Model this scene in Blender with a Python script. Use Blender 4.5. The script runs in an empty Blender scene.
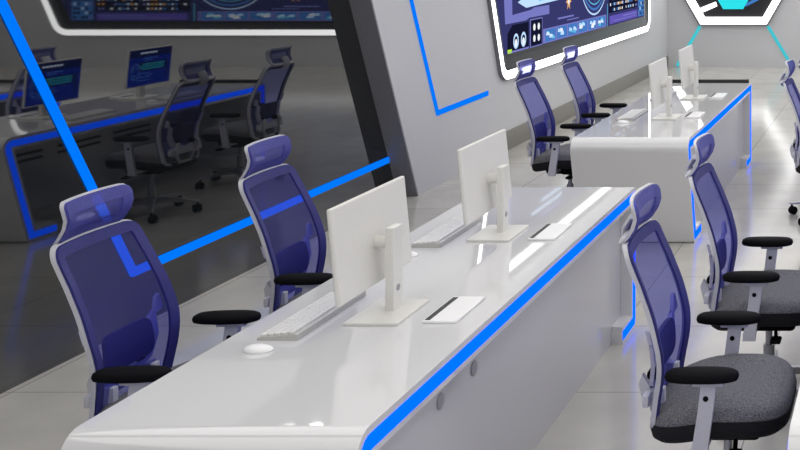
import bpy, bmesh, math, random
from mathutils import Vector, Matrix

random.seed(7)
COL = bpy.context.scene.collection
PI = math.pi

# ------------------------------------------------------------------ materials
def new_mat(name):
    m = bpy.data.materials.new(name)
    m.use_nodes = True
    m.node_tree.nodes.clear()
    out = m.node_tree.nodes.new('ShaderNodeOutputMaterial')
    return m, m.node_tree, out

def pbr(name, col, rough=0.4, metal=0.0, ior=1.5, noise=0.0, nscale=40.0, bump=0.0, coat=0.0, spec=0.5):
    m, nt, out = new_mat(name)
    b = nt.nodes.new('ShaderNodeBsdfPrincipled')
    b.inputs['Base Color'].default_value = (*col, 1)
    b.inputs['Roughness'].default_value = rough
    b.inputs['Metallic'].default_value = metal
    b.inputs['IOR'].default_value = ior
    b.inputs['Coat Weight'].default_value = coat
    b.inputs['Specular IOR Level'].default_value = spec
    if noise or bump:
        tc = nt.nodes.new('ShaderNodeTexCoord')
        n = nt.nodes.new('ShaderNodeTexNoise')
        n.inputs['Scale'].default_value = nscale
        n.inputs['Detail'].default_value = 4
        nt.links.new(tc.outputs['Object'], n.inputs['Vector'])
        if noise:
            mr = nt.nodes.new('ShaderNodeMix')
            mr.data_type = 'RGBA'
            mr.inputs[6].default_value = (*[max(0, c * (1 - noise)) for c in col], 1)
            mr.inputs[7].default_value = (*[min(1, c * (1 + noise)) for c in col], 1)
            ramp = nt.nodes.new('ShaderNodeMapRange')
            ramp.inputs[1].default_value = 0.3
            ramp.inputs[2].default_value = 0.7
            nt.links.new(n.outputs['Fac'], ramp.inputs[0])
            nt.links.new(ramp.outputs[0], mr.inputs[0])
            nt.links.new(mr.outputs[2], b.inputs['Base Color'])
        if bump:
            bp = nt.nodes.new('ShaderNodeBump')
            bp.inputs['Strength'].default_value = bump
            bp.inputs['Distance'].default_value = 0.002
            nt.links.new(n.outputs['Fac'], bp.inputs['Height'])
            nt.links.new(bp.outputs['Normal'], b.inputs['Normal'])
    nt.links.new(b.outputs[0], out.inputs[0])
    return m

def emit(name, col, strength=1.0):
    m, nt, out = new_mat(name)
    e = nt.nodes.new('ShaderNodeEmission')
    e.inputs['Color'].default_value = (*col, 1)
    e.inputs['Strength'].default_value = strength
    nt.links.new(e.outputs[0], out.inputs[0])
    return m

def mesh_cloth(name, col, see, tint):
    m, nt, out = new_mat(name)
    d = nt.nodes.new('ShaderNodeBsdfPrincipled')
    d.inputs['Roughness'].default_value = 0.6
    tc = nt.nodes.new('ShaderNodeTexCoord')
    n = nt.nodes.new('ShaderNodeTexNoise')
    n.inputs['Scale'].default_value = 160
    nt.links.new(tc.outputs['Object'], n.inputs['Vector'])
    mx = nt.nodes.new('ShaderNodeMix'); mx.data_type = 'RGBA'
    mx.inputs[6].default_value = (*[c * 0.55 for c in col], 1)
    mx.inputs[7].default_value = (*[min(1, c * 1.5) for c in col], 1)
    nt.links.new(n.outputs['Fac'], mx.inputs[0])
    nt.links.new(mx.outputs[2], d.inputs['Base Color'])
    t = nt.nodes.new('ShaderNodeBsdfTransparent')
    t.inputs[0].default_value = (*tint, 1)
    ms = nt.nodes.new('ShaderNodeMixShader')
    ms.inputs[0].default_value = 1 - see
    nt.links.new(t.outputs[0], ms.inputs[1])
    nt.links.new(d.outputs[0], ms.inputs[2])
    nt.links.new(ms.outputs[0], out.inputs[0])
    return m

def floor_mat():
    m, nt, out = new_mat('polished_tile')
    b = nt.nodes.new('ShaderNodeBsdfPrincipled')
    b.inputs['Roughness'].default_value = 0.14
    b.inputs['Specular IOR Level'].default_value = 0.32
    b.inputs['IOR'].default_value = 1.5
    tc = nt.nodes.new('ShaderNodeTexCoord')
    mp = nt.nodes.new('ShaderNodeMapping')
    mp.inputs['Location'].default_value = (1.52 + 0.855 * 4, -4.94 + 0.855 * 12, 0)
    nt.links.new(tc.outputs['Object'], mp.inputs['Vector'])
    br = nt.nodes.new('ShaderNodeTexBrick')
    br.offset = 0.0
    br.inputs['Scale'].default_value = 1.0
    br.inputs['Brick Width'].default_value = 0.855
    br.inputs['Row Height'].default_value = 0.855
    br.inputs['Mortar Size'].default_value = 0.003
    br.inputs['Mortar Smooth'].default_value = 0.1
    br.inputs['Color1'].default_value = (0.49, 0.475, 0.435, 1)
    br.inputs['Color2'].default_value = (0.52, 0.505, 0.47, 1)
    br.inputs['Mortar'].default_value = (0.22, 0.215, 0.20, 1)
    nt.links.new(mp.outputs[0], br.inputs['Vector'])
    n = nt.nodes.new('ShaderNodeTexNoise')
    n.inputs['Scale'].default_value = 3.0
    n.inputs['Detail'].default_value = 8
    nt.links.new(tc.outputs['Object'], n.inputs['Vector'])
    mr = nt.nodes.new('ShaderNodeMapRange')
    mr.inputs[1].default_value = 0.3; mr.inputs[2].default_value = 0.7
    mr.inputs[3].default_value = 0.90; mr.inputs[4].default_value = 1.06
    nt.links.new(n.outputs['Fac'], mr.inputs[0])
    mul = nt.nodes.new('ShaderNodeMix'); mul.data_type = 'RGBA'; mul.blend_type = 'MULTIPLY'
    mul.inputs[0].default_value = 1
    nt.links.new(br.outputs['Color'], mul.inputs[6])
    nt.links.new(mr.outputs[0], mul.inputs[7])
    nt.links.new(mul.outputs[2], b.inputs['Base Color'])
    nt.links.new(b.outputs[0], out.inputs[0])
    return m

M = {
    'floor': floor_mat(),
    'wall': pbr('grey_wall_panel', (0.56, 0.56, 0.585), 0.35, 0, 1.5, 0.05, 220),
    'wall_plain': pbr('pale_wall', (0.62, 0.62, 0.62), 0.5, 0, 1.5, 0.03, 30),
    'ceiling': pbr('white_ceiling', (0.8, 0.8, 0.8), 0.7, 0, 1.5, 0.02, 20),
    'plinth': pbr('taupe_plinth', (0.22, 0.21, 0.185), 0.35, 0, 1.5, 0.05, 60),
    'jamb': pbr('dark_grey_shaded_jamb_and_rim', (0.19, 0.19, 0.205), 0.4, 0.0, 1.5, 0.05, 60),
    'mirror': pbr('black_mirror_glass', (0.006, 0.007, 0.008), 0.02, 0, 2.1, 0.0),
    'lacquer': pbr('white_gloss_lacquer', (0.66, 0.66, 0.675), 0.03, 0, 1.85, 0.015, 300),
    'panel': pbr('pale_gloss_panel', (0.52, 0.52, 0.545), 0.12, 0, 1.9, 0.02, 300),
    'grommet': pbr('grey_plastic', (0.30, 0.30, 0.32), 0.4, 0, 1.5, 0.02, 90),
    'slot': pbr('black_slot', (0.012, 0.012, 0.013), 0.5, 0, 1.5, 0.05, 90),
    'white': pbr('white_plastic', (0.72, 0.71, 0.68), 0.35, 0, 1.5, 0.02, 120),
    'hatch': pbr('bright_white_plastic', (0.86, 0.86, 0.87), 0.25, 0, 1.5, 0.01, 120),
    'keys': pbr('white_keycaps', (0.80, 0.79, 0.77), 0.4, 0, 1.5, 0.02, 120),
    'keybase': pbr('pale_grey_keyboard', (0.48, 0.475, 0.46), 0.35, 0, 1.5, 0.02, 120),
    'frame': pbr('pale_grey_nylon', (0.56, 0.56, 0.60), 0.35, 0, 1.5, 0.03, 90),
    'mesh': mesh_cloth('blue_mesh', (0.020, 0.021, 0.19), 0.60, (0.50, 0.52, 1.0)),
    'rim': mesh_cloth('dark_blue_mesh_border', (0.018, 0.018, 0.155), 0.08, (0.7, 0.7, 1.0)),
    'head': mesh_cloth('lavender_mesh', (0.085, 0.085, 0.34), 0.36, (0.65, 0.66, 1.0)),
    'lumbar': pbr('blue_lumbar_foam', (0.010, 0.010, 0.105), 0.6, 0, 1.5, 0.08, 120),
    'brace': pbr('lavender_grey_nylon', (0.50, 0.50, 0.66), 0.4, 0, 1.5, 0.03, 90),
    'black': pbr('black_plastic', (0.007, 0.007, 0.008), 0.65, 0, 1.5, 0.05, 90, spec=0.04),
    'fabric': pbr('grey_heather_fabric', (0.135, 0.135, 0.142), 0.85, 0, 1.5, 0.8, 260, 0.5),
    'fabric_dark': pbr('charcoal_fabric', (0.014, 0.014, 0.016), 0.8, 0, 1.5, 0.3, 190, 0.3, spec=0.2),
    'metal': pbr('brushed_grey_metal', (0.45, 0.45, 0.46), 0.3, 0.6, 1.5, 0.05, 60),
    'bezel': pbr('black_bezel', (0.022, 0.022, 0.025), 0.4, 0, 1.5, 0.03, 60, spec=0.3),
    'blue': emit('blue_led', (0.0, 0.19, 1.0), 1.0),
    'blue2': emit('blue_led_desk', (0.0, 0.078, 1.0), 2.4),
    'cyan': emit('cyan_led', (0.03, 0.78, 0.85), 1.0),
    'cyan_dim': emit('cyan_led_line', (0.06, 0.62, 0.70), 0.9),
    'white_led': emit('white_led', (1.0, 1.0, 1.0), 4.0),
    'lamp': emit('ceiling_lamp', (1.0, 0.985, 0.965), 1.6),
    'added_wash': emit('added_wash_glow', (1.0, 0.99, 0.97), 9.0),
    'spot': emit('downlight_lamp', (1.0, 0.98, 0.95), 12.0),
    's_base': emit('screen_navy', (0.040, 0.042, 0.15), 1.0),
    's_dark': emit('screen_black', (0.008, 0.009, 0.03), 1.0),
    's_lav': emit('screen_lavender', (0.19, 0.20, 0.55), 1.0),
    's_pur': emit('screen_purple', (0.13, 0.10, 0.48), 1.0),
    's_lite': emit('screen_pale_blue', (0.50, 0.70, 0.98), 1.1),
    's_mid': emit('screen_mid_blue', (0.06, 0.20, 0.55), 1.0),
    's_cyan': emit('screen_cyan', (0.12, 0.50, 0.75), 1.0),
    's_white': emit('screen_white', (0.8, 0.85, 0.9), 1.1),
    's_org': emit('screen_orange', (0.8, 0.42, 0.15), 1.0),
    's_grn': emit('screen_green', (0.5, 0.85, 0.05), 1.0),
    'm_base': emit('monitor_navy', (0.001, 0.022, 0.33), 1.0),
    'm_dark': emit('monitor_deep_navy', (0.001, 0.008, 0.10), 1.0),
    'm_teal': emit('monitor_teal', (0.02, 0.33, 0.50), 1.0),
    'm_line': emit('monitor_line', (0.10, 0.30, 0.85), 1.0),
    'm_white': emit('monitor_white', (0.65, 0.75, 0.95), 1.2),
}

# ------------------------------------------------------------------ mesh helpers
class MB:
    """collects shapes into one mesh"""
    def __init__(self):
        self.bm = bmesh.new()
    def face(self, pts, mi=0):
        vs = [self.bm.verts.new(p) for p in pts]
        f = self.bm.faces.new(vs); f.material_index = mi
        return f
    def box(self, c, s, bevel=0.0, seg=2, rot=None, mi=0, piv=None):
        t = bmesh.new()
        bmesh.ops.create_cube(t, size=1)
        for v in t.verts:
            v.co = Vector((v.co.x * s[0], v.co.y * s[1], v.co.z * s[2]))
        if bevel > 0:
            bmesh.ops.bevel(t, geom=list(t.edges), offset=bevel, segments=seg, profile=0.5, affect='EDGES')
        mt = Matrix.Translation(Vector(c))
        if rot is not None:
            mt = mt @ rot
        self.merge(t, mt, mi)
    def merge(self, t, mt=Matrix(), mi=0):
        vm = {}
        for v in t.verts:
            vm[v] = self.bm.verts.new(mt @ v.co)
        for f in t.faces:
            try:
                g = self.bm.faces.new([vm[v] for v in f.verts]); g.material_index = mi
            except ValueError:
                pass
        t.free()
    def cyl(self, p0, p1, r0, r1=None, n=20, mi=0, bevel=0.0):
        r1 = r0 if r1 is None else r1
        p0 = Vector(p0); p1 = Vector(p1)
        ax = (p1 - p0); L = ax.length; ax.normalize()
        q = ax.to_track_quat('Z', 'Y').to_matrix().to_4x4()
        prof = [(r0, 0), (r1, L)]
        if bevel:
            prof = [(r0 - bevel, 0), (r0, bevel), (r1, L - bevel), (r1 - bevel, L)]
        rings = []
        for r, z in prof:
            rings.append([self.bm.verts.new(p0 + q @ Vector((r * math.cos(2 * PI * i / n), r * math.sin(2 * PI * i / n), z))) for i in range(n)])
        for a, b in zip(rings, rings[1:]):
            for i in range(n):
                f = self.bm.faces.new([a[i], a[(i + 1) % n], b[(i + 1) % n], b[i]]); f.material_index = mi
        f = self.bm.faces.new(rings[0][::-1]); f.material_index = mi
        f = self.bm.faces.new(rings[-1]); f.material_index = mi
    def prism(self, pts, fn0, fn1, mi=0):
        """polygon pts (2D) extruded between two mapping functions"""
        a = [self.bm.verts.new(fn0(p)) for p in pts]
        b = [self.bm.verts.new(fn1(p)) for p in pts]
        n = len(pts)
        for i in range(n):
            f = self.bm.faces.new([a[i], a[(i + 1) % n], b[(i + 1) % n], b[i]]); f.material_index = mi
        f = self.bm.faces.new(a[::-1]); f.material_index = mi
        f = self.bm.faces.new(b); f.material_index = mi
    def band(self, outer, inner, fn0, fn1, closed, mi=0):
        """ribbon between two 2D polylines of equal length, extruded"""
        n = len(outer)
        A = [self.bm.verts.new(fn0(p)) for p in outer]; B = [self.bm.verts.new(fn0(p)) for p in inner]
        C = [self.bm.verts.new(fn1(p)) for p in outer]; D = [self.bm.verts.new(fn1(p)) for p in inner]
        for i in range(n if closed else n - 1):
            j = (i + 1) % n
            for q in ([A[i], A[j], B[j], B[i]], [C[j], C[i], D[i], D[j]], [A[j], A[i], C[i], C[j]], [B[i], B[j], D[j], D[i]]):
                f = self.bm.faces.new(q); f.material_index = mi
        if not closed:
            for i in (0, n - 1):
                f = self.bm.faces.new([A[i], B[i], D[i], C[i]]); f.material_index = mi
    def tube(self, pts, rx, rz=None, n=10, mi=0, side=None):
        """rounded-section tube swept through points"""
        rz = rx if rz is None else rz
        pts = [Vector(p) for p in pts]
        rings = []
        for i, p in enumerate(pts):
            d = (pts[min(i + 1, len(pts) - 1)] - pts[max(i - 1, 0)]).normalized()
            s = Vector(side) if side else (Vector((0, 0, 1)) if abs(d.z) < 0.9 else Vector((1, 0, 0)))
            u = d.cross(s).normalized(); w = u.cross(d).normalized()
            rings.append([self.bm.verts.new(p + u * rx * math.cos(2 * PI * k / n) + w * rz * math.sin(2 * PI * k / n)) for k in range(n)])
        for a, b in zip(rings, rings[1:]):
            for i in range(n):
                f = self.bm.faces.new([a[i], a[(i + 1) % n], b[(i + 1) % n], b[i]]); f.material_index = mi
        self.bm.faces.new(rings[0][::-1]); self.bm.faces.new(rings[-1])
    def loft(self, rings, cap=True, mi=0):
        R = [[self.bm.verts.new(p) for p in r] for r in rings]
        n = len(R[0])
        for a, b in zip(R, R[1:]):
            for i in range(n):
                f = self.bm.faces.new([a[i], a[(i + 1) % n], b[(i + 1) % n], b[i]]); f.material_index = mi
        if cap:
            self.bm.faces.new(R[0][::-1]); self.bm.faces.new(R[-1])
    def build(self, name, mats, parent=None, smooth=True, angle=35, flat=None):
        bm = self.bm
        bmesh.ops.remove_doubles(bm, verts=bm.verts, dist=1e-6)
        bmesh.ops.recalc_face_normals(bm, faces=bm.faces)
        me = bpy.data.meshes.new(name)
        bm.to_mesh(me); bm.free()
        for m in (mats if isinstance(mats, (list, tuple)) else [mats]):
            me.materials.append(m)
        if smooth:
            me.polygons.foreach_set('use_smooth', [True] * len(me.polygons))
            me.set_sharp_from_angle(angle=math.radians(angle))
            if flat:
                for p in me.polygons:
                    if p.area > flat: p.use_smooth = False
        o = bpy.data.objects.new(name, me)
        COL.objects.link(o)
        if parent is not None:
            o.parent = parent
        return o

def raw_build(mb, name, mats, parent=None):
    """flat layered mesh: keep winding as authored"""
    me = bpy.data.meshes.new(name)
    mb.bm.to_mesh(me); mb.bm.free()
    for m in mats:
        me.materials.append(m)
    o = bpy.data.objects.new(name, me); COL.objects.link(o)
    if parent is not None:
        o.parent = parent
    return o

def tag(o, label, cat, group=None):
    o['label'] = label; o['category'] = cat
    if group:
        o['group'] = group
    return o

def thing(name, label, cat, loc=(0, 0, 0), group=None, rz=0):
    o = bpy.data.objects.new(name, None)
    o.empty_display_size = 0.1
    COL.objects.link(o)
    o.location = loc; o.rotation_euler = (0, 0, rz)
    return tag(o, label, cat, group)

def struct(o):
    o['kind'] = 'structure'
    return o

def copy_tree(o, parent=None):
    c = o.copy(); COL.objects.link(c)
    if parent is not None:
        c.parent = parent
    for ch in list(o.children):
        copy_tree(ch, c)
    return c

def place_copy(src, loc, label, rz=0):
    c = copy_tree(src); c.location = loc; c.rotation_euler = (0, 0, rz); c['label'] = label
    return c

# 2D polyline helpers -------------------------------------------------
def offset_poly(P, d, closed):
    """offset to the right-hand side (interior for clockwise paths)"""
    n = len(P); out = []
    for i in range(n):
        p = Vector(P[i])
        a = Vector(P[i - 1]) if (closed or i > 0) else None
        b = Vector(P[(i + 1) % n]) if (closed or i < n - 1) else None
        def nrm(u, v):
            t = (v - u).normalized(); return Vector((t.y, -t.x))
        if a is None: out.append(p + nrm(p, b) * d)
        elif b is None: out.append(p + nrm(a, p) * d)
        else:
            n1 = nrm(a, p); n2 = nrm(p, b)
            m = (n1 + n2)
            out.append(p + m * (d / (1 + n1.dot(n2))))
    return out

def fillet(P, R, closed, n=8):
    out = []; N = len(P)
    for i in range(N):
        p = Vector(P[i])
        if not closed and i in (0, N - 1):
            out.append(p); continue
        r = R[i]
        a = (Vector(P[i - 1]) - p).normalized(); b = (Vector(P[(i + 1) % N]) - p).normalized()
        ang = a.angle(b)
        if r <= 1e-5 or ang > PI - 1e-3:
            out += [p.copy() for _ in range(n + 1)]; continue
        t = r / math.tan(ang / 2)
        c = p + (a + b).normalized() * (r / math.sin(ang / 2))
        p0 = p + a * t - c; p1 = p + b * t - c
        a0 = math.atan2(p0.y, p0.x); a1 = math.atan2(p1.y, p1.x)
        da = (a1 - a0 + PI) % (2 * PI) - PI
        for k in range(n + 1):
            x = a0 + da * k / n
            out.append(c + Vector((math.cos(x), math.sin(x))) * r)
    return out

def off_fil(P, R, d, closed, n=8):
    return fillet(offset_poly(P, d, closed), [max(0, r - d) for r in R], closed, n)

# ------------------------------------------------------------------ camera
CAM_Z = 2.05
cam = bpy.data.cameras.new('camera')
cam.sensor_width = 36.0
cam.lens = 1080 / 800 * 36.0
cam.shift_x = -505 / 800
cam.shift_y = -281 / 800
cam.clip_start = 0.05
cam_o = bpy.data.objects.new('camera', cam)
COL.objects.link(cam_o)
cam_o.location = (0, 0, CAM_Z)
cam_o.rotation_euler = (PI / 2, 0, 0)
bpy.context.scene.camera = cam_o

# ------------------------------------------------------------------ room shell
CZ = 2.76           # ceiling height
WX = -3.96          # face of the left wall
MX = -4.12          # face of the dark glass
BY = 18.0           # back wall
RX = 9.0
FY = -3.0

b = MB(); b.box(((RX - 4.4) / 2, (BY + FY) / 2, -0.05), (RX + 4.4, BY - FY, 0.1)); struct(b.build('floor', M['floor'], smooth=False))
b = MB(); b.box(((RX - 4.4) / 2, (BY + FY) / 2, CZ + 0.05), (RX + 4.4, BY - FY, 0.1)); struct(b.build('ceiling', M['ceiling'], smooth=False))
b = MB(); b.box(((RX - 4.4) / 2, BY + 0.05, CZ / 2), (RX + 4.4, 0.1, CZ)); struct(b.build('wall_back', M['wall'], smooth=False))
b = MB(); b.box((RX + 0.05, (BY + FY) / 2, CZ / 2), (0.1, BY - FY, CZ)); struct(b.build('wall_right', M['wall_plain'], smooth=False))
b = MB(); b.box(((RX - 4.4) / 2, FY - 0.05, CZ / 2), (RX + 4.4, 0.1, CZ)); struct(b.build('wall_front', M['wall_plain'], smooth=False))

def edgeY(z):          # slanted edge between dark glass and grey wall
    return 8.77 - 0.47 * z
# left wall: backing behind the glass and the thicker grey panel beyond the slanted edge
b = MB()
b.box((-4.27, (FY + BY) / 2, CZ / 2), (0.26, BY - FY, CZ))
poly = [(edgeY(0) + 0.02, 0), (BY, 0), (BY, CZ), (edgeY(CZ) + 0.02, CZ)]
b.prism(poly, lambda p: (-4.14, p[0], p[1]), lambda p: (WX, p[0], p[1]))
b.box((-4.04, (FY + 2.2) / 2, CZ / 2), (0.16, 2.2 - FY, CZ))
struct(b.build('wall_left', M['wall'], smooth=False))
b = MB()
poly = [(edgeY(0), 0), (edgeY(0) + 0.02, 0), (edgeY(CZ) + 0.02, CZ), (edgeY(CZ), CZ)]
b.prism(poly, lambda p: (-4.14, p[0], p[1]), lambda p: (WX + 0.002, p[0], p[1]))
struct(b.build('shaded_jamb_1', M['jamb'], smooth=False))  # jamb face coloured darker than the wall, its weaker light put into the grey
b = MB(); b.box((WX + 0.008, (10.6 + BY) / 2, 0.095), (0.02, BY - 10.6, 0.19), 0.003)
struct(b.build('baseboard_left', M['plinth']))

# dark mirror glass in the slanted recess
b = MB()
poly = [(2.2, 0.0), (edgeY(0), 0.0), (edgeY(CZ), CZ), (2.2, CZ)]
b.prism(poly, lambda p: (-4.14, p[0], p[1]), lambda p: (MX, p[0], p[1]))
tag(b.build('glass_panel', M['mirror'], smooth=False), 'large black mirror glass wall panel reflecting the far desk at left', 'glass panel')

# blue light lines on glass and wall
def strip_on(name, x0, x1, P, R, w, mat, label, cat='light strip', group=None):
    b = MB()
    b.band(off_fil(P, R, -w / 2, False), off_fil(P, R, w / 2, False),
           lambda p: (x0, p[0], p[1]), lambda p: (x1, p[0], p[1]), False)
    return tag(b.build(name, mat, smooth=False), label, cat, group)
strip_on('light_strip', MX + 0.0005, MX + 0.008, [(edgeY(0.33) - 0.0, 0.33), (5.76, 0.30), (4.40, 2.70)], [0, 0, 0], 0.05,
         M['blue'], 'long glowing blue line bent across the dark mirror glass', group='blue light lines on the left wall')
strip_on('light_strip', WX + 0.0005, WX + 0.008, [(10.25, 0.636), (9.14, 0.62), (8.11, 2.70)], [0, 0, 0], 0.045,
         M['blue'], 'glowing blue L-shaped line on the grey wall left of the wall screen', group='blue light lines on the left wall')

# ------------------------------------------------------------------ wall screens
UI = ['s_base', 's_dark', 's_lav', 's_pur', 's_lite', 's_mid', 's_cyan', 's_white', 's_org', 's_grn']
UIX = {k: i for i, k in enumerate(UI)}

def ui_display(fn, W, H):
    """fn(s, h, lift) -> point; s measured from the right end of the picture, h above its lower edge"""
    b = MB(); rnd = random.Random(3)
    def quad(s0, h0, s1, h1, k, l=1):
        b.face([fn(s0, h0, l), fn(s1, h0, l), fn(s1, h1, l), fn(s0, h1, l)], UIX[k])
    def poly(pts, k, l=1):
        b.face([fn(s, h, l) for s, h in pts], UIX[k])
    def ring(s, h, r0, r1, k, l=2, n=40, a0=0, a1=2 * PI, smax=1e9):
        for i in range(n):
            x, y = a0 + (a1 - a0) * i / n, a0 + (a1 - a0) * (i + 1) / n
            b.face([fn(s + r0 * math.cos(x), h + r0 * math.sin(x), l), fn(s + r0 * math.cos(y), h + r0 * math.sin(y), l),
                    fn(s + r1 * math.cos(y), h + r1 * math.sin(y), l), fn(s + r1 * math.cos(x), h + r1 * math.sin(x), l)], UIX[k])
    # icon block at the right end
    quad(0.02, 0.02, 0.38, 0.34, 's_mid')
    for i in range(5):
        for j in range(4):
            if rnd.random() < 0.85:
                quad(0.05 + i * 0.065, 0.04 + j * 0.075, 0.095 + i * 0.065, 0.085 + j * 0.075, rnd.choice(['s_lite', 's_lav', 's_dark']), 2)
    quad(0.02, 0.42, 0.38, 1.4, 's_dark')
    for j in range(12):
        quad(0.06, 0.46 + j * 0.075, 0.1 + rnd.random() * 0.25, 0.49 + j * 0.075, 's_lav', 2)
    # purple table band
    quad(0.44, 0.02, 1.95, 0.13, 's_pur')
    quad(0.50, 0.085, 1.25, 0.10, 's_lav', 2); quad(0.50, 0.05, 1.75, 0.06, 's_lav', 2)
    # dotted rows
    quad(0.42, 0.17, 2.0, 1.3, 's_dark')
    for j in range(14):
        for i in range(22):
            if rnd.random() < 0.75:
                k = rnd.choice(['s_white', 's_lite', 's_org', 's_lav', 's_mid'])
                s = 0.46 + i * 0.068
                quad(s, 0.19 + j * 0.075, s + 0.03 + 0.02 * rnd.random(), 0.225 + j * 0.075, k, 2)
    # radar circle
    CS, CH_ = 2.66, 0.90
    for r, k, w in ((0.71, 's_lite', 0.022), (0.65, 's_mid', 0.03), (0.58, 's_cyan', 0.016), (0.46, 's_lite', 0.012), (0.32, 's_cyan', 0.016), (0.16, 's_lite', 0.022)):
        ring(CS, CH_, r - w, r, k)
    for i in range(12):
        a = i * PI / 6
        c, s_ = math.cos(a), math.sin(a)
        r0, r1 = 0.16, 0.57
        b.face([fn(CS + r0 * c - 0.006 * s_, CH_ + r0 * s_ + 0.006 * c, 3), fn(CS + r1 * c - 0.006 * s_, CH_ + r1 * s_ + 0.006 * c, 3),
                fn(CS + r1 * c + 0.006 * s_, CH_ + r1 * s_ - 0.006 * c, 3), fn(CS + r0 * c + 0.006 * s_, CH_ + r0 * s_ - 0.006 * c, 3)], UIX['s_mid'])
    # thumbnails
    quad(2.12, 0.005, 4.66, 0.165, 's_lav')
    for i in range(6):
        s = 2.18 + i * 0.41
        quad(s, 0.02, s + 0.36, 0.15, 's_mid', 2)
        for j in range(5):
            u = s + 0.02 + rnd.random() * 0.2; v = 0.03 + rnd.random() * 0.07
            b.face([fn(u, v, 3), fn(u + 0.13, v + 0.01, 3), fn(u + 0.10, v + 0.05, 3), fn(u + 0.02, v + 0.035, 3)], UIX[rnd.choice(['s_lite', 's_cyan', 's_lite', 's_white'])])
    # flare and captions
    for r, k, l in ((0.11, 's_org', 2), (0.05, 's_white', 3)):
        b.face([fn(3.75 + r * (1 if i % 2 == 0 else 0.45) * math.cos(i * PI / 6), 0.42 + r * (1 if i % 2 == 0 else 0.45) * math.sin(i * PI / 6), l) for i in range(12)], UIX[k])
    quad(3.55, 0.235, 4.15, 0.255, 's_lav'); quad(3.35, 0.20, 3.8, 0.212, 's_lav')
    # gauge panels
    quad(4.68, 0.0, 5.08, 0.30, 's_lav', 1); quad(4.70, 0.012, 5.06, 0.288, 's_dark', 2)
    for i in range(2):
        for j in range(2):
            ring(4.81 + i * 0.14, 0.09 + j * 0.12, 0.0, 0.038, 's_white', 3, 16)
    poly([(5.12, 0.0), (5.74, 0.0), (5.74, 0.20), (5.60, 0.28), (5.12, 0.28)], 's_dark')
    poly([(5.12, 0.0), (5.74, 0.0), (5.74, 0.02), (5.12, 0.02)], 's_lav', 2)
    for i in range(2):
        ring(5.28 + i * 0.22, 0.11, 0.050, 0.078, 's_lite', 2, 24); ring(5.28 + i * 0.22, 0.09, 0.0, 0.040, 's_white', 2, 16)
    quad(5.62, 0.0, 5.74, 0.04, 's_grn', 2)
    # lavender shelf and ship outline
    poly([(4.45, 0.32), (5.10, 0.32), (5.20, 0.30), (5.80, 0.30), (5.95, 1.50), (5.66, 1.50), (5.60, 0.38), (5.05, 0.40), (4.95, 0.42), (4.45, 0.42)], 's_lav')
    poly([(3.80, 0.56), (4.1, 0.46), (5.2, 0.43), (5.45, 0.50), (5.1, 0.58), (4.3, 0.66)], 's_lite', 2)
    poly([(4.2, 0.50), (4.8, 0.48), (4.8, 0.55), (4.3, 0.59)], 's_cyan', 3)
    for j in range(8):
        quad(4.0, 0.86 + j * 0.08, 4.2 + rnd.random() * 1.1, 0.90 + j * 0.08, rnd.choice(['s_mid', 's_lav', 's_lite']))
    for j in range(5):
        quad(5.72, 0.55 + j * 0.17, 5.84, 0.57 + j * 0.17, 's_lite', 2)
    # thin verticals
    quad(2.05, 0.0, 2.07, 0.3, 's_cyan')
    return b

def wall_screen(name, label, P, R, fn_frame, fn_disp, base_poly, W, H, fw=0.095):
    """P clockwise polygon in wall coordinates; fn_frame(p, lift) maps to 3D"""
    t = thing(name, label, 'screen', fn_frame(((P[0][0] + P[1][0]) / 2, P[0][1]), 0), 'wall screens')
    inv = Matrix.Translation(-Vector(t.location))
    def F(l): return lambda p: inv @ Vector(fn_frame(p, l))
    b = MB(); b.band(off_fil(P, R, 0, True), off_fil(P, R, fw, True), F(0.0), F(0.035), True)
    b.build('light_frame', M['white_led'], t, smooth=False)
    b = MB(); b.band(off_fil(P, R, -0.010, True), off_fil(P, R, -0.0005, True), F(0.0), F(0.037), True)
    b.build('outer_edge', M['jamb'], t, smooth=False)
    b = MB()
    o = off_fil(P, R, fw, True); i = off_fil(P, R, 0.20, True)
    n = len(o)
    for k in range(n):
        j = (k + 1) % n
        b.face([F(0.03)(o[k]), F(0.03)(o[j]), F(0.006)(i[j]), F(0.006)(i[k])])
    b.face([F(0.003)(p) for p in o])
    b.build('bezel', M['bezel'], t, smooth=False)
    d = ui_display(lambda s, h, l: inv @ Vector(fn_disp(s, h, 0.010 + 0.0015 * l)), W, H)
    d.face([inv @ Vector(fn_disp(s, h, 0.010)) for s, h in base_poly], 0)
    raw_build(d, 'display', [M[k] for k in UI], t)
    return t

# left wall screen: coordinates (Y, z)
PL = [(16.64, 0.72), (10.55, 0.71), (9.78, 2.70), (16.64, 2.70)]
def fl(p, l): return (WX + l, p[0], p[1])
def dl(s, h, l): return (WX + l, 16.35 - 0.98 * s, 0.955 + h)
wall_screen('wall_screen', 'large white-framed control screen on the grey left wall behind the chairs', PL, [0.20] * 4, fl, dl,
            [(0, 0), (5.85, 0), (6.45, 1.53), (0, 1.53)], 6, 1.5, 0.085)
# back wall screen, seen in the dark glass: coordinates (X, z)
PB = [(5.88, 0.53), (-0.55, 0.53), (-1.45, 2.65), (6.79, 2.65)]
def fb(p, l): return (p[0], BY - l, p[1])
def db(s, h, l): return (5.66 - 1.0 * s, BY - l, 0.765 + h)
wall_screen('wall_screen', 'wide white-framed control screen reflected along the top of the dark glass', PB, [0.28] * 4, fb, db,
            [(0.0, 0), (5.95, 0), (6.7, 1.66), (-0.7, 1.66)], 6, 1.6)

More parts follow.
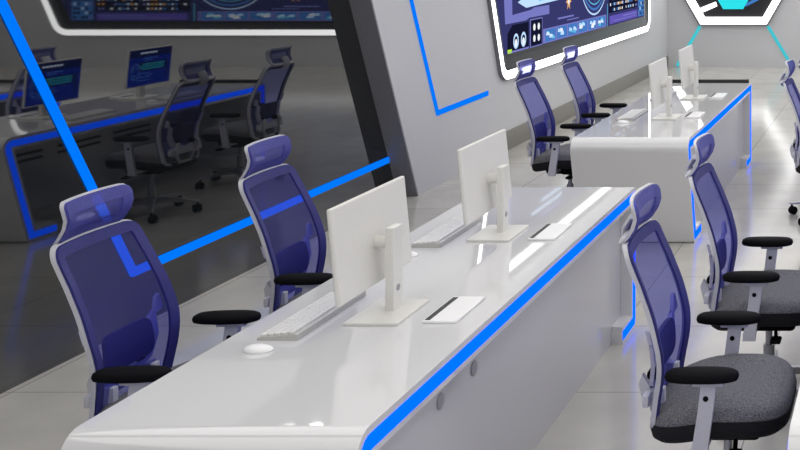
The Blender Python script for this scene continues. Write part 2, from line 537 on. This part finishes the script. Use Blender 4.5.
# hexagonal sign on the back wall
hx = thing('hexagon_sign', 'hexagonal white-framed light sign with cyan centre on the back wall', 'sign', (-2.85, BY, 0.717))
def hexpts(s, zc=0.953):
    return [(s * math.cos(PI / 3 * k), zc + s * math.sin(PI / 3 * k)) for k in range(6)][::-1]
P6 = hexpts(1.1)
b = MB(); b.band(offset_poly(P6, 0, True), offset_poly(P6, 0.115, True), lambda p: (p[0], 0, p[1]), lambda p: (p[0], -0.05, p[1]), True)
b.build('light_frame', M['white_led'], hx, smooth=False)
b = MB(); b.band(offset_poly(P6, -0.03, True), offset_poly(P6, -0.001, True), lambda p: (p[0], 0, p[1]), lambda p: (p[0], -0.055, p[1]), True)
b.build('outer_edge', M['jamb'], hx, smooth=False)
b = MB(); b.prism(offset_poly(P6, 0.116, True), lambda p: (p[0], -0.001, p[1]), lambda p: (p[0], -0.012, p[1]))
b.build('back_plate', M['bezel'], hx, smooth=False)
b = MB()
PC = [(0.33 * math.cos(-k * PI / 3), 0.536 + 0.33 * math.sin(-k * PI / 3)) for k in range(6)]
PC = [(x - 0.01, z) for x, z in PC]
b.prism(PC, lambda p: (p[0], -0.013, p[1]), lambda p: (p[0], -0.04, p[1])); b.build('cyan_emblem', M['cyan'], hx, smooth=False)
b = MB(); b.prism([(-0.53, 0.19), (-0.28, 0.30), (-0.30, 0.37), (-0.55, 0.27)], lambda p: (p[0], -0.013, p[1]), lambda p: (p[0], -0.03, p[1]))
b.build('white_bar', M['white_led'], hx, smooth=False)
b = MB(); b.prism([(0.20, 0.29), (0.62, 0.50), (0.60, 0.55), (0.19, 0.34)], lambda p: (p[0], -0.013, p[1]), lambda p: (p[0], -0.03, p[1]))
b.build('blue_bar', M['s_mid'], hx, smooth=False)

def back_line(p0, p1, w, label):
    d = (Vector(p1) - Vector(p0)).normalized(); n = Vector((-d.y, d.x)) * w / 2
    q = [Vector(p0) + n, Vector(p1) + n, Vector(p1) - n, Vector(p0) - n]
    b = MB(); b.prism(q, lambda p: (p[0], BY - 0.0005, p[1]), lambda p: (p[0], BY - 0.012, p[1]))
    tag(b.build('light_strip', M['cyan_dim'], smooth=False), label, 'light strip', 'cyan lines under the hexagonal sign')
back_line((-3.415, 0.68), (-3.795, 0.02), 0.05, 'thin cyan light line running down from the left corner of the hexagonal sign')
back_line((-2.285, 0.68), (-1.885, 0.02), 0.05, 'thin cyan light line running down from the right corner of the hexagonal sign')

# ------------------------------------------------------------------ ceiling lights
proto = None
nx, ny = 5, 7
for i in range(nx):
    for j in range(ny):
        if i == 0 and j < 1:
            continue
        loc = (-2.55 + i * 2.55, -1.4 + j * 2.9, CZ)
        if proto is None:
            proto = thing('ceiling_light', 'square flush white ceiling light panel above the desks', 'ceiling light', loc, 'ceiling light panels')
            b = MB(); sq = [(-1.1, -1.25), (-1.1, 1.25), (1.1, 1.25), (1.1, -1.25)]
            b.band(offset_poly(sq, -0.03, True), sq, lambda p: (p[0], p[1], 0), lambda p: (p[0], p[1], -0.02), True)
            b.build('frame', M['white'], proto, smooth=False)
            b = MB(); b.box((0, 0, -0.009), (2.198, 2.498, 0.014)); b.build('diffuser', M['lamp'], proto, smooth=False)
        else:
            c = copy_tree(proto); c.location = loc
cv = thing('added_wash_light', 'long white linear light added below the ceiling to brighten the back wall', 'ceiling light', (2.4, 17.55, CZ))  # added out-of-view light, brightens the back wall and the floor before it
b = MB(); b.box((0, 0, -0.02), (11.6, 0.22, 0.04), 0.004); b.build('housing', M['white'], cv, smooth=False)
b = MB(); b.box((0, 0, -0.0425), (11.5, 0.17, 0.004)); b.build('diffuser', M['added_wash'], cv, smooth=False)
dn = thing('downlight', 'small round recessed spotlight in the ceiling beside the dark glass', 'ceiling light', (-4.025, 7.38, CZ))
b = MB(); b.cyl((0, 0, 0), (0, 0, -0.012), 0.055); b.build('rim', M['white'], dn)
b = MB(); b.cyl((0, 0, -0.0121), (0, 0, -0.016), 0.042); b.build('lamp', M['spot'], dn)

# ------------------------------------------------------------------ desks
XL, XR, DL = -2.23, -1.445, 3.0
def make_desk(label, tray):
    """origin at the front-left foot; local x 0..w, y 0..DL"""
    w = XR - XL
    t = thing('control_desk', label, 'desk', (0, 0, 0), 'white control desks')
    P = [(0.50, 0), (0.25, 0), (0.015, 0.75), (DL, 0.75), (DL, 0), (DL - 0.27, 0)]
    R = [0, 0.03, 0.075, 0.03, 0.05, 0]
    b = MB(); b.band(off_fil(P, R, 0, False), off_fil(P, R, 0.088, False), lambda p: (0, p[0], p[1]), lambda p: (w, p[0], p[1]), False)
    wn = b.build('desk_body', M['lacquer'], t, angle=30).modifiers.new('weighted_normal', 'WEIGHTED_NORMAL')
    wn.weight = 100; wn.keep_sharp = True
    for side in (0, 1):
        x0, x1 = (-0.003, 0.004) if side == 0 else (w - 0.004, w + 0.003)
        b = MB(); b.band(off_fil(P, R, 0.022, False), off_fil(P, R, 0.066, False), lambda p: (x0, p[0], p[1]), lambda p: (x1, p[0], p[1]), False)
        b.build('light_strip', M['blue2'], t, smooth=False)
    # panel closing the right side
    b = MB(); pp = [(0.30, 0.0), (DL - 0.085, 0.0), (DL - 0.085, 0.664), (0.105, 0.664)]
    b.prism(pp, lambda p: (w - 0.085, p[0], p[1]), lambda p: (w - 0.058, p[0], p[1]))
    pn = b.build('side_panel', M['panel'], t, smooth=False)
    for yy in (0.69, 0.96):
        b = MB(); b.cyl((w - 0.060, yy, 0.573), (w - 0.052, yy, 0.573), 0.026, n=24, bevel=0.002); b.build('cable_grommet', M['grommet'], pn)
    for y0 in (0.80, 1.40, 2.0):
        for z in (0.40, 0.45):
            b = MB(); b.box((w - 0.087, y0 + 0.225, z), (0.006, 0.45, 0.020)); b.build('vent_slot', M['slot'], pn, smooth=False)
    return t

F1, F2 = 2.80, 7.15
X2 = -0.31
desk = make_desk('nearest white gloss desk with blue edge light, largest in the foreground', False)
desk.location = (XL, F1, 0)
place_copy(desk, (X2, F1, 0), 'white gloss desk entering at the lower right corner before the grey seat')
far = make_desk('white gloss desk standing beyond the nearest desk, close to the hexagonal sign', True)
far.location = (XL, F2, 0)
place_copy(far, (X2, F2, 0), 'white gloss desk reflected at the far left edge of the dark glass')
for x, lab in ((XL, 'thin black rail along the rear edge of the far desk'), (X2, 'thin black rail seen reflected at the left end of the dark glass')):
    b = MB(); b.box(((XR - XL) / 2, 0, 0.0165), (XR - XL - 0.03, 0.02, 0.032), 0.003)
    o = tag(b.build('desk_rail', M['slot']), lab, 'rail', 'black rails on the far desks'); o.location = (x, F2 + DL - 0.045, 0.75)

# ------------------------------------------------------------------ desk equipment
def make_monitor(label):
    """origin on the desk under the stand; screen faces -x"""
    t = thing('monitor', label, 'monitor', (0, 0, 0), 'monitors on the desks')
    rot = Matrix.Rotation(-math.radians(5.5), 4, 'Y')
    c = Vector((-0.078, -0.012, 0.264))
    b = MB(); b.box(c, (0.018, 0.525, 0.324), 0.006, 3, rot); pnl = b.build('casing', M['white'], t, flat=0.004)
    b = MB()
    mats = ['m_base', 'm_dark', 'm_teal', 'm_line', 'm_white']
    rnd = random.Random(5)
    def P(u, v, l): return c + rot @ Vector((-0.0095 - 0.0006 * l, -u, v))
    def q(u0, v0, u1, v1, k, l=1): b.face([P(u0, v0, l), P(u1, v0, l), P(u1, v1, l), P(u0, v1, l)], k)
    q(-0.255, -0.152, 0.255, 0.154, 0, 0)
    q(-0.255, 0.090, 0.255, 0.154, 1)
    x = -0.07
    while x < 0.13:
        wd = 0.012 + rnd.random() * 0.02
        q(x, 0.116, x + wd, 0.131, 4, 2); x += wd + 0.006
    q(-0.19, -0.03, 0.13, 0.045, 1, 1)
    for j in range(3):
        x = -0.17
        while x < 0.09:
            wd = 0.015 + rnd.random() * 0.04
            q(x, -0.02 + j * 0.02, x + wd, -0.005 + j * 0.02, 2, 2); x += wd + 0.004
    for i in range(24):
        a0, a1 = i * PI / 12, (i + 1) * PI / 12
        if i % 6 == 5: continue
        for r0, r1, s in ((0.05, 0.056, 1), (0.030, 0.034, 1)):
            b.face([P(0.17 + r0 * math.cos(a0), -0.03 + r0 * 1.2 * math.sin(a0), 3), P(0.17 + r0 * math.cos(a1), -0.03 + r0 * 1.2 * math.sin(a1), 3),
                    P(0.17 + r1 * math.cos(a1), -0.03 + r1 * 1.2 * math.sin(a1), 3), P(0.17 + r1 * math.cos(a0), -0.03 + r1 * 1.2 * math.sin(a0), 3)], 3)
    for v in (0.075, 0.060, -0.05, -0.07, -0.085, -0.11):
        u = -0.1 + rnd.random() * 0.1
        q(u, v, u + 0.06 + rnd.random() * 0.1, v + 0.004, 3, 2)
    q(-0.22, -0.09, -0.20, 0.05, 1, 1)
    raw_build(b, 'screen', [M[k] for k in mats], pnl)
    b = MB(); b.cyl((-0.072, -0.005, 0.245), (-0.012, -0.005, 0.245), 0.022, 0.022, 24, 0, 0.004); b.build('hinge', M['white'], t)
    b = MB(); b.box((-0.005, -0.005, 0.155), (0.030, 0.070, 0.296), 0.004, 2)
    cl = b.build('stand_column', M['white'], t, flat=0.004)
    b = MB(); b.cyl((0.0095, -0.005, 0.085), (0.0115, -0.005, 0.085), 0.012, n=20); b.build('cable_hole', M['grommet'], cl)
    b = MB(); b.box((-0.015, -0.03, 0.0055), (0.185, 0.255, 0.011), 0.003, 2); b.build('stand_base', M['white'], t, flat=0.004)
    return t

def make_keyboard(label):
    t = thing('keyboard', label, 'keyboard', (0, 0, 0), 'keyboards on the desks')
    b = MB()
    prof = [(-0.066, 0.0), (0.066, 0.0), (0.066, 0.019), (0.060, 0.021), (-0.062, 0.010), (-0.066, 0.008)]
    b.prism(prof, lambda p: (p[0], -0.225, p[1]), lambda p: (p[0], 0.225, p[1]))
    b.build('body', M['keybase'], t, angle=20)
    b = MB()
    for r in range(5):
        x = -0.050 + r * 0.0225
        z = 0.0105 + (x + 0.062) * 0.09
        y = -0.218; rnd = random.Random(r)
        while y < 0.205:
            wd = rnd.choice([0.019, 0.019, 0.019, 0.026]) if not (r == 0 and -0.08 < y < -0.02) else 0.10
            wd = min(wd, 0.218 - y)
            b.box((x, y + wd / 2, z + 0.003), (0.0185, wd - 0.003, 0.007), 0.0012, 1)
            y += wd
    b.build('keycaps', M['keys'], t)
    return t

def make_mouse(label):
    b = MB(); rings = []
    for k in range(9):
        a = k / 8 * PI / 2
        r = math.cos(a * 0.97); z = 0.004 + 0.017 * math.sin(a)
        ring = []
        for i in range(24):
            th = 2 * PI * i / 24
            ring.append(((0.046 * r) * math.cos(th) - 0.004 * math.sin(a), 0.030 * r * math.sin(th), z * (1 - 0.12 * math.cos(th) * r)))
        rings.append(ring)
    rings.insert(0, [(p[0] * 0.95, p[1] * 0.95, 0) for p in rings[0]])
    b.loft(rings)
    return tag(b.build('mouse', M['hatch'], None, angle=60), label, 'mouse', 'computer mice on the desks')

def make_hatch(label):
    t = thing('cable_hatch', label, 'cable hatch', (0, 0, 0), 'cable hatches on the desks')
    b = MB(); b.box((0, 0, 0.005), (0.118, 0.26, 0.010), 0.0015, 1); b.build('lid', M['hatch'], t, flat=0.004)
    b = MB(); b.box((-0.044, -0.002, 0.0105), (0.017, 0.235, 0.003)); b.build('brush_slot', M['slot'], t, smooth=False)
    return t

DZ = 0.75
seats = [
    (3.83, 'on the near desk, closest to the camera', 'nearest the camera'),
    (4.865, 'on the near desk, second from the camera', 'second from the camera'),
    (8.12, 'on the far desk, nearer of the two there', ''),
    (9.15, 'on the far desk, farther of the two there', ''),
]
mon = make_monitor('white monitor seen from behind ' + seats[0][1]); mon.location = (-1.805, seats[0][0], DZ)
kb = make_keyboard('white keyboard ' + seats[0][1]); kb.location = (-2.058, 3.765, DZ)
ms = make_mouse('white mouse on the near desk, in front of the closest keyboard'); ms.location = (-2.065, 3.45, DZ)
ha = make_hatch('white cable hatch with black slot beside the stand of the monitor closest to the camera'); ha.location = (-1.595, 3.825, DZ)
place_copy(mon, (-1.805, seats[1][0], DZ), 'white monitor seen from behind ' + seats[1][1])
place_copy(mon, (-1.765, seats[2][0], DZ), 'white monitor on the far desk, left of its two in view')
place_copy(mon, (-1.765, seats[3][0], DZ), 'white monitor on the far desk, right and farther of its two in view')
place_copy(kb, (-2.055, 4.845, DZ), 'white keyboard on the near desk beneath the second monitor')
place_copy(kb, (-2.055, 8.15, DZ), 'white keyboard on the far desk, nearer of the two there')
place_copy(kb, (-2.055, 9.19, DZ), 'white keyboard on the far desk, farther of the two there')
place_copy(ms, (-2.075, 4.50, DZ), 'white mouse on the near desk showing between the two monitors')
place_copy(ms, (-2.045, 7.84, DZ), 'white mouse on the far desk, nearer of the two there')
place_copy(ms, (-2.045, 8.88, DZ), 'white mouse on the far desk, farther of the two there')
place_copy(ha, (-1.595, 4.86, DZ), 'white cable hatch with black slot beside the stand of the second monitor')
place_copy(ha, (-1.595, 8.18, DZ), 'white cable hatch on the far desk beside its nearer monitor')
place_copy(ha, (-1.595, 9.22, DZ), 'white cable hatch on the far desk beside its farther monitor')

# ------------------------------------------------------------------ office chair
def interp(T, z):
    if z <= T[0][0]: return T[0][1]
    for (a, va), (b_, vb) in zip(T, T[1:]):
        if z <= b_:
            f = (z - a) / (b_ - a); return va + (vb - va) * f
    return T[-1][1]
def smooth_tab(T, n=4):
    """Catmull-Rom densify"""
    out = []
    for i in range(len(T) - 1):
        p0 = T[max(i - 1, 0)]; p1 = T[i]; p2 = T[i + 1]; p3 = T[min(i + 2, len(T) - 1)]
        for k in range(n):
            t = k / n
            z = p1[0] + (p2[0] - p1[0]) * t
            v = 0.5 * (2 * p1[1] + (p2[1] - p0[1]) * t + (2 * p0[1] - 5 * p1[1] + 4 * p2[1] - p3[1]) * t * t + (3 * p1[1] - p0[1] - 3 * p2[1] + p3[1]) * t ** 3)
            out.append((z, v))
    out.append(T[-1]); return out
BACK = smooth_tab([(0.44, -0.225), (0.55, -0.215), (0.68, -0.200), (0.78, -0.215), (0.90, -0.250), (1.07, -0.312)])
HEAD = smooth_tab([(1.05, -0.350), (1.08, -0.322), (1.11, -0.300), (1.15, -0.288), (1.205, -0.300)])

def mapper(T, curve, dx):
    return lambda p: (interp(T, p[1]) + curve * (p[0] / 0.22) ** 2 + dx, p[0], p[1])

def densify(P, closed=True, step=0.03):
    out = []; n = len(P)
    for i in range(n if closed else n - 1):
        a, b_ = Vector(P[i]), Vector(P[(i + 1) % n])
        k = max(1, int((b_ - a).length / step))
        out += [a.lerp(b_, j / k) for j in range(k)]
    if not closed: out.append(Vector(P[-1]))
    return out

def ring_part(P, R, d0, d1, T, curve, x0, x1):
    o = off_fil(P, R, d0, True, 6); i = off_fil(P, R, d1, True, 6)
    # same subdivision of both loops
    O, I = [], []
    n = len(o)
    for k in range(n):
        j = (k + 1) % n
        m = max(1, int((o[j] - o[k]).length / 0.025))
        for q in range(m):
            O.append(o[k].lerp(o[j], q / m)); I.append(i[k].lerp(i[j], q / m))
    b = MB(); b.band(O, I, mapper(T, curve, x0), mapper(T, curve, x1), True)
    return b

def sheet(P, R, d, T, curve, x, nz=22, ny=12, bulge=0.0):
    loop = densify(off_fil(P, R, d, True, 8), True, 0.01)
    z0 = min(p[1] for p in loop); z1 = max(p[1] for p in loop)
    def half(z):
        best = 0
        n = len(loop)
        for k in range(n):
            a, c = loop[k], loop[(k + 1) % n]
            if (a[1] - z) * (c[1] - z) <= 0 and abs(a[1] - c[1]) > 1e-9:
                f = (z - a[1]) / (c[1] - a[1]); best = max(best, abs(a[0] + (c[0] - a[0]) * f))
        return best
    b = MB(); rows = []
    mp = mapper(T, curve, x)
    for r in range(nz + 1):
        t = r / nz
        t = 0.5 - 0.5 * math.cos(PI * t) if nz > 12 else t
        z = z0 + 1e-4 + (z1 - z0 - 2e-4) * t
        h = max(half(z), 0.004)
        row = []
        for c in range(ny + 1):
            u = -1 + 2 * c / ny
            p = mp((u * h, z))
            row.append(b.bm.verts.new((p[0] - bulge * (1 - u * u) * math.sin(PI * t), p[1], p[2])))
        rows.append(row)
    for r in range(nz):
        for c in range(ny):
            b.bm.faces.new([rows[r][c], rows[r][c + 1], rows[r + 1][c + 1], rows[r + 1][c]])
    return b

def seat_ring(z, sx, sy, cx=-0.008, hx=0.232, hy=0.25, n=48, e=3.6, droop=0.0):
    out = []
    for i in range(n):
        t = 2 * PI * i / n
        c, s = math.cos(t), math.sin(t)
        x = cx + hx * sx * math.copysign(abs(c) ** (2 / e), c)
        y = hy * sy * math.copysign(abs(s) ** (2 / e), s)
        y *= 1.0 - 0.06 * (x < -0.1) * min(1, (-0.1 - x) / 0.14)
        zz = z - 0.014 - droop * max(0, (x - 0.08) / 0.17) ** 2 - 0.045 * max(0.0, (-x - 0.02) / 0.22) ** 1.3
        out.append((x, y, zz))
    return out

def make_chair(label, lean=0.0):
    t = thing('office_chair', label, 'chair', (0, 0, 0), 'blue mesh office chairs')
    # seat
    b = MB()
    b.loft([seat_ring(0.520, 0.90, 0.90, droop=0.02), seat_ring(0.522, 0.985, 0.985, droop=0.02), seat_ring(0.534, 1.0, 1.0, droop=0.02),
            seat_ring(0.549, 1.0, 1.0, droop=0.022), seat_ring(0.568, 0.985, 0.985, droop=0.024), seat_ring(0.579, 0.95, 0.95, droop=0.026),
            seat_ring(0.585, 0.88, 0.88, droop=0.026), seat_ring(0.587, 0.7, 0.7, droop=0.022), seat_ring(0.585, 0.4, 0.4), seat_ring(0.584, 0.1, 0.1)])
    b.build('seat', M['fabric'], t, angle=70)
    b = MB()
    b.loft([seat_ring(0.477, 0.70, 0.72, droop=0.01), seat_ring(0.482, 0.92, 0.92, droop=0.02), seat_ring(0.498, 0.985, 0.985, droop=0.02),
            seat_ring(0.522, 1.008, 1.008, droop=0.02), seat_ring(0.544, 1.010, 1.010, droop=0.022), seat_ring(0.546, 0.99, 0.99, droop=0.022)])
    b.build('seat_shell', M['fabric_dark'], t, angle=50)
    # backrest: outline clockwise in (y, z)
    PBk = [(0.185, 0.475), (-0.185, 0.475), (-0.222, 0.76), (-0.200, 1.068), (0.200, 1.068), (0.222, 0.76)]
    RBk = [0.04, 0.04, 0.4, 0.045, 0.045, 0.4]
    sheet(PBk, RBk, 0.030, BACK, 0.030, 0.0).build('backrest', M['mesh'], t, angle=80)
    ring_part(PBk, RBk, 0.0, 0.036, BACK, 0.030, 0.003, -0.006).build('mesh_border', M['rim'], t, angle=50)
    ring_part(PBk, RBk, -0.004, 0.014, BACK, 0.030, -0.0065, -0.022).build('back_frame', M['frame'], t, angle=50)
    # lumbar pad behind the mesh and its brace
    lp = [(0.125, 0.615), (-0.125, 0.615), (-0.115, 0.745), (0.115, 0.745)]
    b = MB(); lo = densify(off_fil(lp, [0.03] * 4, 0, True, 5), True, 0.02); li = [Vector((0, 0.68)).lerp(p, 0.85) for p in lo]
    f0 = mapper(BACK, 0.03, -0.012); f1 = mapper(BACK, 0.03, -0.026)
    b.loft([[f0(p) for p in li], [f0(p) for p in lo], [f1(p) for p in lo], [f1(p) for p in li]]); b.build('lumbar_pad', M['lumbar'], t, angle=50)
    b = MB()
    for s in (-1, 1):
        # flat ribbon brace
        ks = [(0.195, 0.80), (0.180, 0.79), (0.163, 0.755), (0.160, 0.67), (0.135, 0.60), (0.07, 0.565), (0.0, 0.555)]
        ki = [(0.195, 0.755), (0.180, 0.745), (0.132, 0.735), (0.130, 0.685), (0.112, 0.635), (0.06, 0.60), (0.0, 0.59)]
        o = [Vector((s * y, z)) for y, z in ks]; i = [Vector((s * y, z)) for y, z in ki]
        b.band(o, i, mapper(BACK, 0.03, -0.027), mapper(BACK, 0.03, -0.040), False)
    b.build('lumbar_brace', M['brace'], t, angle=40)
    # headrest
    PH = [(0.150, 1.070), (-0.150, 1.070), (-0.160, 1.202), (0.160, 1.202)]
    RH = [0.02, 0.02, 0.024, 0.024]
    sheet(PH, RH, 0.034, HEAD, 0.045, 0.0, 10, 10).build('headrest', M['head'], t, angle=80)
    hr = ring_part(PH, RH, 0.0, 0.040, HEAD, 0.045, 0.004, -0.006).build('headrest_border', M['head'], t, angle=50)
    ring_part(PH, RH, -0.004, 0.012, HEAD, 0.045, -0.0065, -0.018).build('headrest_frame', M['frame'], t, angle=50)
    b = MB()
    b.tube([(-0.335, 0, 1.035), (-0.350, 0, 1.06), (-0.345, 0, 1.09), (-0.322, 0, 1.125)], 0.045, 0.012, 12, side=(1, 0, 0))
    b.build('headrest_stalk', M['frame'], t, angle=50)
    # bracket joining back and seat
    b = MB()
    for s in (-1, 1):
        pl = [Vector(p) for p in ((-0.190, 0.500), (-0.262, 0.542), (-0.276, 0.600), (-0.264, 0.630), (-0.248, 0.604), (-0.236, 0.585), (-0.190, 0.585))]
        y0, y1 = s * 0.095, s * 0.120
        b.prism(pl, lambda p: (p[0], y0, p[1]), lambda p: (p[0], y1, p[1]))
        b.tube([(-0.235, s * 0.10, 0.555), (-0.235, s * 0.07, 0.50), (-0.19, s * 0.05, 0.462), (-0.10, s * 0.05, 0.455)], 0.016, 0.012, 10, side=(0, 1, 0.01))
    b.box((-0.242, 0, 0.560), (0.022, 0.34, 0.04), 0.006)
    b.build('back_bracket', M['frame'], t, angle=40)
    for s in (-1, 1):
        b = MB(); b.cyl((-0.236, s * 0.065, 0.618), (-0.236, s * 0.0945, 0.618), 0.019, n=20, bevel=0.003); b.build('pivot_knob', M['black'], t)
    # armrests
    for s in (-1, 1):
        y = s * 0.262
        b = MB()
        prof_o = [Vector(p) for p in ((-0.075, 0.425), (-0.068, 0.47), (-0.052, 0.57), (-0.040, 0.668))]
        prof_i = [Vector(p) for p in ((-0.022, 0.425), (-0.018, 0.47), (-0.004, 0.57), (0.008, 0.668))]
        b.band(prof_o, prof_i, lambda p: (p[0], y - 0.011, p[1]), lambda p: (p[0], y + 0.011, p[1]), False)
        b.box((-0.05, y - s * 0.06, 0.446), (0.05, 0.13, 0.022), 0.004)
        b.box((-0.018, y, 0.664), (0.10, 0.045, 0.016), 0.005)
        ar = b.build('armrest', M['frame'], t, angle=40)
        b = MB(); rings = []
        for z, k in ((0.670, 0.86), (0.674, 0.97), (0.684, 1.0), (0.694, 0.97), (0.700, 0.88), (0.702, 0.5)):
            ring = []
            for i in range(32):
                th = 2 * PI * i / 32; c, sn = math.cos(th), math.sin(th)
                ring.append((-0.04 + 0.118 * k * math.copysign(abs(c) ** 0.75, c), y + 0.044 * (k - (1 - k) * 0.6) * math.copysign(abs(sn) ** 0.75, sn), z))
            rings.append(ring)
        b.loft(rings); b.build('armrest_pad', M['black'], ar, angle=60)
        b = MB(); b.cyl((-0.026, y - 0.0125, 0.615), (-0.026, y + 0.0125, 0.615), 0.009, n=16); b.build('button', M['black'], ar)
    # mechanism, lever, gas lift, base
    b = MB(); b.box((-0.01, 0, 0.438), (0.27, 0.22, 0.07), 0.02, 3); b.box((0.02, 0, 0.410), (0.13, 0.13, 0.04), 0.01, 2); b.build('tilt_mechanism', M['black'], t)
    b = MB(); b.cyl((0.03, 0, 0.420), (0.05, -0.17, 0.400), 0.008, n=12); b.box((0.052, -0.185, 0.398), (0.045, 0.06, 0.018), 0.007, 2); b.build('lever', M['black'], t)
    # overall chair scale and recline of everything above the lift
    K = 1.045
    for o in [t] + list(t.children_recursive):
        if o.type != 'MESH': continue
        rec = o.name.split('.')[0] in ('backrest', 'mesh_border', 'back_frame', 'lumbar_pad', 'lumbar_brace', 'headrest', 'headrest_border', 'headrest_frame', 'headrest_stalk')
        for v in o.data.vertices:
            x, y, z = v.co
            if rec: x -= lean * max(0.0, (z - 0.60) / 0.5)
            v.co = (x * K, y * K, z * K - 2.05 * (K - 1))
    b = MB(); b.cyl((0.0, 0, 0.20), (0.0, 0, 0.325), 0.016, n=20); b.cyl((0, 0, 0.09), (0, 0, 0.235), 0.026, n=24); b.build('gas_lift', M['metal'], t)
    b = MB(); b.cyl((0, 0, 0.082), (0, 0, 0.135), 0.052, 0.044, 28, 0, 0.006); b.build('hub', M['metal'], t)
    for k in range(5):
        a = 2 * PI * k / 5 + 0.35
        ca, sa = math.cos(a), math.sin(a)
        def G(r, w, z): return (r * ca - w * sa, r * sa + w * ca, z)
        b = MB(); rings = []
        for r, w, zt, zb in ((0.035, 0.027, 0.128, 0.088), (0.12, 0.025, 0.122, 0.090), (0.22, 0.020, 0.108, 0.086), (0.30, 0.016, 0.094, 0.078), (0.325, 0.012, 0.090, 0.080)):
            rings.append([G(r, -w, zb), G(r, w, zb), G(r, w, zt - 0.006), G(r, w * 0.6, zt), G(r, -w * 0.6, zt), G(r, -w, zt - 0.006)])
        b.loft(rings); lg = b.build('base_leg', M['metal'], t, angle=40)
        b = MB()
        ph = a + 1.1 + k * 0.7
        wx, wy = math.cos(ph), math.sin(ph)
        cx, cy = 0.305 * ca - 0.010 * wy, 0.305 * sa + 0.010 * wx
        for s in (-1, 1):
            b.cyl((cx + wx * s * 0.006, cy + wy * s * 0.006, 0.030), (cx + wx * s * 0.026, cy + wy * s * 0.026, 0.030), 0.030, n=20, bevel=0.005)
        b.cyl((0.305 * ca, 0.305 * sa, 0.035), (0.305 * ca, 0.305 * sa, 0.085), 0.007, n=10)
        b.build('caster', M['black'], lg)
    return t

CH = [
    ((-2.535, 3.855), 3, 'blue mesh office chair left of the near desk, closest to the camera'),
    ((-2.530, 4.875), 3, 'blue mesh office chair left of the near desk, second from the camera'),
    ((-2.535, 8.18), 0, 'blue mesh office chair left of the far desk, nearer one under the wall screen'),
    ((-2.535, 9.27), 0, 'blue mesh office chair left of the far desk, farther one under the wall screen'),
    ((-0.630, 3.845), 0, 'blue mesh office chair with grey seat right of the near desk, closest at lower right'),
    ((-0.617, 4.90), 0, 'blue mesh office chair right of the near desk, behind the closest one at lower right'),
    ((-0.565, 8.11), 0, 'blue mesh office chair right of the far desk, at the right edge with casters showing'),
    ((-0.545, 9.24), 0, 'blue mesh office chair at the right edge, mostly cut off behind another chair'),
]
for k, k2 in ((0, 4), (4, 8)):
    src = None
    for (xy, rz, lab) in CH[k:k2]:
        if src is None:
            src = make_chair(lab, 0.035 if k == 0 else 0.0)
            src.location = (*xy, 0); src.rotation_euler = (0, 0, math.radians(rz))
        else:
            place_copy(src, (*xy, 0), lab, math.radians(rz))

# ------------------------------------------------------------------ world and colour
w = bpy.data.worlds.new('world'); bpy.context.scene.world = w
w.use_nodes = True
w.node_tree.nodes['Background'].inputs[0].default_value = (0.5, 0.5, 0.5, 1)
w.node_tree.nodes['Background'].inputs[1].default_value = 0.2
sc = bpy.context.scene
sc.view_settings.view_transform = 'Standard'
sc.view_settings.look = 'None'
sc.view_settings.gamma = 1.0
sc.view_settings.exposure = 0.0
sc.view_settings.use_curve_mapping = False
